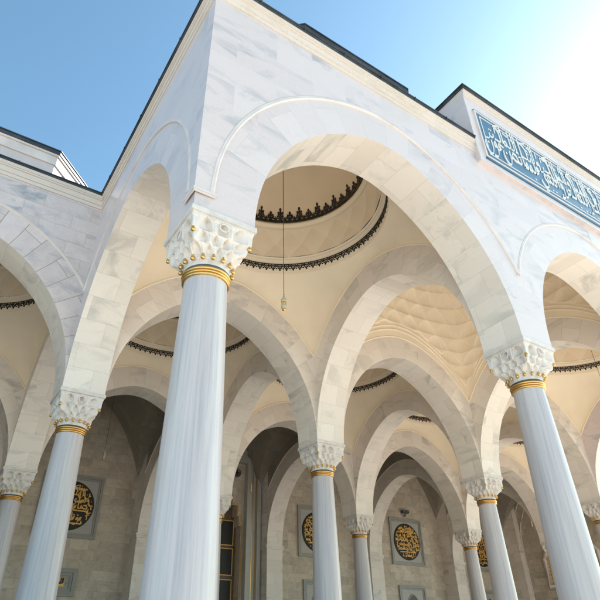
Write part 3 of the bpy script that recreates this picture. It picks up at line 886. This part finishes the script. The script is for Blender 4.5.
for sg in (-1,1):
    mb = MB(); a, b = sorted((sg*.02, sg*2.24)); mb.box(a,b,0,.12,.15,11.2)
    lf = mb.build('door_leaf', M['wood'], door)
    for (xa,xb) in ((.22,1.05),(1.2,2.02)):
        for (za,zb) in ((1.0,3.2),(3.5,5.6),(5.9,7.3),(7.55,8.9)):
            a, b = sorted((sg*xa, sg*xb)); mb = MB(); mb.box(a,b,-.03,0,za,zb); pn = mb.build('pane', M['glass'], lf); pn.parent = lf; mb = MB(); rect_frame(mb,a-.05,b+.05,za-.05,zb+.05,.045,-.045,-.001); mb.build('gilt_bead', M['goldmat'], lf)
mb = MB(); rows = [[(.9+r*math.cos(2*PI*k/12)*1, y, 1.2+r*math.sin(2*PI*k/12)) for k in range(12)] for r,y in ((.03,0),(.05,-.06),(.01,-.09))]

# end wall of the right wing
endw = thing('end_wall', 'beige marble wall closing the far right end of the portico', 'wall', (0,0,0))
EX = 5*S
mb = MB(); mb.box(EX,EX+.6,2*S-H,WALL,0,15.7); mb.build('wall', M['wall'], endw)
def point_arch(w, zs, rise, n=20, foot=.15):
    R_ = (w*w+rise*rise)/(2*w); out = []
    for q in range(-n, n+1):
        d = w*math.sin(PI/2*q/n); out.append((d, zs + math.sqrt(max(0, R_*R_-(R_-w+abs(d))**2))))
    return [(-w,foot)]+out+[(w,foot)]
for c in (2.5,):
    for w_, zs, ri, rr in ((4.5 if c > 2 else 3.4,9.9,4.1,.06),(4.05 if c > 2 else 3.0,9.3,3.9,.05)):
        mb = MB(); mb.tube([(EX-.02,c*S+d,z) for d,z in point_arch(w_,zs,ri)],rr,8); mb.build('blind_moulding', M['moulding'], endw, True)
    q = point_arch(4.5 if c > 2 else 3.4,9.9,4.1)[1:-1]
    mb = MB()
    for (a,za),(b,zb) in zip(q,q[1:]): mb.face([(EX-.015,c*S+b,zb),(EX-.015,c*S+a,za),(EX-.015,c*S+a,15.6),(EX-.015,c*S+b,15.6)])
    mb.build('spandrel', M['ochre'], endw)
mb = MB(); mb.box(EX-.25,EX-.001,24.0,WALL,ZI-.2,ZI); mb.build('impost', M['inner'], endw)

left_blocker = thing('end_wall', 'added unseen wall past the left edge, keeping light out of the left bays', 'wall', (0,0,0))  # out of view, added to cut the light entering the left bays
mb = MB(); mb.box(-2*S-1.25,-2*S-.65,S,3.2*S,0,14); mb.build('wall', M['wall'], left_blocker)

# ------------------------------------------------------------------ things on the walls
def medallion(i, label, seed):
    rs = random.Random(seed)
    t = thing('calligraphy_medallion', label, 'medallion', ((i+.5)*S, WALL, 8.68), 0, 'round calligraphy medallions on the back wall')
    mb = MB(); rect_frame(mb,-1.58,1.58,-1.58,1.58,.13,-.13,0); rect_frame(mb,-1.447,1.447,-1.447,1.447,.10,-.08,0); mb.build('frame', M['frame'], t)
    mb = MB(); mb.box(-1.345,1.345,-.035,0,-1.345,1.345); mb.build('backing', M['backing'], t)
    mb = MB(); R = 1.25
    rows = [[(r*math.cos(2*PI*k/64), y, r*math.sin(2*PI*k/64)) for k in range(64)] for r,y in ((R,-.036),(R,-.085),(R-.03,-.10),(.01,-.10))]
    mb.grid(rows,0,True); mb.build('disc', M['black'], t)
    pen = Pen(.062 if seed == 1 else .055, math.radians(50), .015, lambda x,z: x*x+z*z < 1.17**2)
    names = list(LET)
    if seed == 1:
        for zz in (-.25,-.9): pen.stroke([(.95,zz),(.2,zz+.02),(-.95,zz)],1.)
        rowsz = [(-.74,.50),(-.12,.56),(.22,.46),(.55,.42),(.84,.34)]
    else:
        pen.stroke([(.75,-.72),(0,-.70),(-.8,-.72)],1.1); 
        rowsz = [(-1.0,.34),(-.56,.42),(-.26,.42),(.04,.42),(.34,.42),(.62,.36),(.86,.34)]
    for z, k in rowsz:
        half = math.sqrt(max(.05, 1.2**2-z*z)); x = half
        while x > -half:
            l = rs.choice(names); st, dots, adv = LET[l]
            for s in st: pen.stroke([(x+px*k, z+pz*k) for px,pz in s], .95)
            for d in dots: pen.dot(x+d[0]*k, z+d[1]*k, .07*k)
            if rs.random() < .6: pen.stroke([(x,z+.5*k),(x-.16*k,z+.6*k)], .6, False)
            x -= adv*k*.82+.02
    mbx = pen.mb; mbx.v = [(x,y-.101,z) for x,y,z in mbx.v]
    mbx.build('lettering', M['goldmat'], t)
    return t
medallion(0, 'black and gold medallion in the shadowed bay, half behind the inner corner column', 1)
medallion(2, 'black and gold medallion half hidden by the column nearest the picture centre', 2)
medallion(3, 'black and gold calligraphy medallion seen whole in its grey square frame', 3)
medallion(4, 'rightmost black and gold medallion, squeezed between two columns', 5)

def niche_window(i, label):
    t = thing('niche_window', label, 'window', ((i+.5)*S, WALL, 2.3), 0, 'grey framed windows under the medallions')
    mb = MB(); rect_frame(mb,-1.25,1.25,0,3.5,.16,-.12,0); rect_frame(mb,-1.087,1.087,.163,3.337,.10,-.07,0); mb.build('frame', M['frame'], t)
    mb = MB(); mb.box(-.985,.985,-.03,0,.265,3.235); mb.build('surround', M['backing'], t)
    pts = [(-.72,.3)]+[(-.72+.72*q/8, 2.1+.85*math.sin(PI/2*q/8)) for q in range(9)]+[(.72-.72*q/8, 2.1+.85*math.sin(PI/2*q/8)) for q in range(7,-1,-1)]+[(.72,.3)]
    mb = MB(); mb.prism(pts,-.05,-.031); mb.build('arched_panel', M['greym'], t)
    mb = MB(); mb.tube([(x,-.06,z) for x,z in pts],.04,8); mb.build('arch_trim', M['backing'], t)
    return t
niche_window(3, 'grey framed arched window below the fully visible medallion')
niche_window(2, 'grey framed arched window below the half hidden medallion by the centre column')
niche_window(4, 'grey framed arched window below the rightmost medallion')
pq = thing('wall_plaque', 'dark stone frame with a small gold plaque at the lower left of the back wall', 'plaque', (4.1, WALL, 5.05))
mb = MB(); rect_frame(mb,-.92,.92,-.62,.62,.2,-.16,0); rect_frame(mb,-.716,.716,-.416,.416,.12,-.10,0); mb.build('frame', M['frame'], pq)
mb = MB(); mb.box(-.594,.594,-.05,0,-.294,.294); mb.build('backing', M['frame'], pq)
mb = MB(); mb.box(-.36,.36,-.07,-.051,-.2,.2); mb.build('gold_plate', M['goldmat'], pq)
pen = Pen(.05, math.radians(50), .01); write_fit(pen, VERSE[7:9], .3, -.3, -.06, .2, .1); pen.mb.v = [(x,y-.071,z) for x,y,z in pen.mb.v]; pen.mb.build('lettering', M['black'], pq)

fl = thing('floodlight', 'small grey floodlight on the wall above the fully visible medallion', 'lamp', (3.5*S, WALL, 10.72))
mb = MB(); mb.box(-.05,.05,-.22,0,-.28,-.22); mb.box(-.05,.05,-.26,-.2,-.28,.0); mb.build('bracket', M['greym'], fl)
mb = MB()
for sg in (-1,1):
    rows = [[(sg*.17+r*math.cos(2*PI*k/16), y, r*math.sin(2*PI*k/16)+.03) for k in range(16)] for r,y in ((.02,-.05),(.11,-.05),(.15,-.36),(.12,-.37),(.1,-.30),(.01,-.30))]
    mb.grid(rows,0,True)
mb.build('head', M['greym'], fl, True)
sp = thing('round_speaker', 'small round pale speaker on the wall above the shadowed medallion', 'speaker', (3.86, WALL, 10.42))
mb = MB()
rows = [[(r*math.cos(2*PI*k/20), y, r*math.sin(2*PI*k/20)) for k in range(20)] for r,y in ((.24,0),(.24,-.09),(.19,-.11),(.18,-.08))]
mb.grid(rows,0,True); mb.build('rim', M['moulding'], sp, True)
mb = MB(); rows = [[(r*math.cos(2*PI*k/20), y, r*math.sin(2*PI*k/20)) for k in range(20)] for r,y in ((.182,-.08),(.01,-.07))]; mb.grid(rows,0,True); mb.build('mesh_cone', M['greym'], sp, True)

lw = thing('lattice_window', 'arched window with cream frame and gilt lattice on the far end wall', 'window', (EX, 2.5*S, 0))
def arc_pts(w, z0, z1, n=10):
    return [(-w,z0)]+[(-w*math.cos(PI/2*q/n), z1-w*.55+w*.55*math.sin(PI/2*q/n)) for q in range(n+1)]+[(w*math.cos(PI/2*q/n), z1-w*.55+w*.55*math.sin(PI/2*q/n)) for q in range(n-1,-1,-1)]+[(w,z0)]
p = arc_pts(2.3,5.9,8.95)
mb = MB(); pp = [(-.09,x,z) for x,z in p]+[(-.09,-2.2,5.9)]; mb.tube(pp,.17,8); mb.build('frame', M['moulding'], lw, True)
mb = MB(); mb.face([(-.03,x,z) for x,z in reversed(p)]); mb.box(-.029,-.001,-2.1,2.1,5.95,7.6); mb.build('backing', M['plaster2'], lw)
mb = MB()
for q in range(-16,17):
    for sg in (-1,1):
        zz = [(y, 7.4+sg*(y-q*.27)) for y in (-2.1+.1*k for k in range(43))]
        zz = [v for v in zz if 5.95 < v[1] < 8.7 - abs(v[0])*.28]
        if len(zz) > 2: mb.tube([(-.06,zz[0][0],zz[0][1]),(-.06,zz[-1][0],zz[-1][1])],.028,5)
mb.build('lattice', M['goldmat'], lw)

# ------------------------------------------------------------------ hanging lamps
GL = 'small glass lamps hanging on long chains under the domes'
def make_lamp(CH=7.85):
    t = thing('hanging_lamp', 'l', 'lamp')
    mb = MB(); mb.tube([(0,0,.26),(0,0,CH)],.012,6); mb.build('chain', M['brown'], t)
    mb = MB(); mb.lathe([(.008,.27),(.03,.25),(.02,.22),(.035,.2),(.05,.16),(.09,.10),(.105,.03),(.10,.02),(.07,-.02),(.075,-.06),(.10,-.09),(.10,-.16),(.07,-.2),(.05,-.22)],16); mb.build('glass_body', M['lamp'], t, True)
    mb = MB(); mb.lathe([(.072,.0),(.085,-.01),(.085,-.05),(.074,-.065)],16); mb.lathe([(.055,-.2),(.075,-.215),(.06,-.25),(.015,-.275)],16); mb.lathe([(.009,.29),(.03,.275),(.034,.255),(.014,.24)],12); mb.build('gilt_fittings', M['gold'], t, True)
    return t
for (i,j), z, lab in (((0,0),9.82,'glass lamp on the longest chain under the large front dome'),
                      ((0,2),9.97,'glass lamp hanging in the shadowed bay above the left medallion'),
                      ((1,2),9.43,'glass lamp hanging in front of the dark portal surround'),
                      ((4,2),9.8,'tiny glass lamp before the far end wall at the right'),
                      ((2,0),9.82,'glass lamp under the right front dome, only its chain in view')):
    t = make_lamp({0: 17.65-z, 2: 15.2-z}[j])
    t.location = ((i+.5)*S, (j+.5)*S, z); t.scale = (.8, .8, 1); tag(t, lab, 'lamp', GL)

# ------------------------------------------------------------------ light, sky, camera
SUN_AZ, SUN_EL = math.radians(89), math.radians(31)      # azimuth clockwise from +y
sd = Vector((math.sin(SUN_AZ)*math.cos(SUN_EL), math.cos(SUN_AZ)*math.cos(SUN_EL), math.sin(SUN_EL)))
L = bpy.data.lights.new('sun', 'SUN'); L.energy = 5.0; L.angle = math.radians(.53); L.color = (1., .94, .85)
lo = bpy.data.objects.new('sun', L); COL.objects.link(lo)
lo.rotation_euler = sd.to_track_quat('Z', 'Y').to_euler(); lo.location = (60, 20, 80)
w = bpy.data.worlds.new('World'); sc.world = w; w.use_nodes = True
nt = w.node_tree; bg = nt.nodes['Background']
sky = nt.nodes.new('ShaderNodeTexSky'); sky.sky_type = 'NISHITA'; sky.sun_disc = False
sky.sun_elevation = SUN_EL; sky.sun_rotation = SUN_AZ
sky.air_density = 1.0; sky.dust_density = 1.1; sky.ozone_density = 0.6; sky.altitude = 100
tint = nt.nodes.new('ShaderNodeMix'); tint.data_type = 'RGBA'; tint.blend_type = 'MULTIPLY'; tint.inputs[0].default_value = 1
tint.inputs[7].default_value = (.79, 1.03, 1.0, 1)
nt.links.new(sky.outputs[0], tint.inputs[6]); nt.links.new(tint.outputs[2], bg.inputs[0]); bg.inputs[1].default_value = .12

cam = bpy.data.cameras.new('camera'); co = bpy.data.objects.new('camera', cam); COL.objects.link(co)
pitch, yaw, roll = .5766, .6009, -.0244
fw = Vector((math.sin(yaw)*math.cos(pitch), math.cos(yaw)*math.cos(pitch), math.sin(pitch)))
r = Vector((math.cos(yaw), -math.sin(yaw), 0)); u = r.cross(fw)
r2 = r*math.cos(roll)+u*math.sin(roll); u2 = -r*math.sin(roll)+u*math.cos(roll)
co.matrix_world = Matrix(((r2.x,u2.x,-fw.x,-2.8296),(r2.y,u2.y,-fw.y,-6.7522),(r2.z,u2.z,-fw.z,1.6),(0,0,0,1)))
cam.sensor_width = 36; cam.lens = 33.152; cam.clip_end = 3000; cam.clip_start = .05
sc.camera = co
sc.view_settings.view_transform = 'Standard'; sc.view_settings.look = 'None'
sc.view_settings.exposure = 1.34; sc.view_settings.gamma = 1
sc.view_settings.use_curve_mapping = False
sc.cycles.max_bounces = 10; sc.cycles.diffuse_bounces = 6
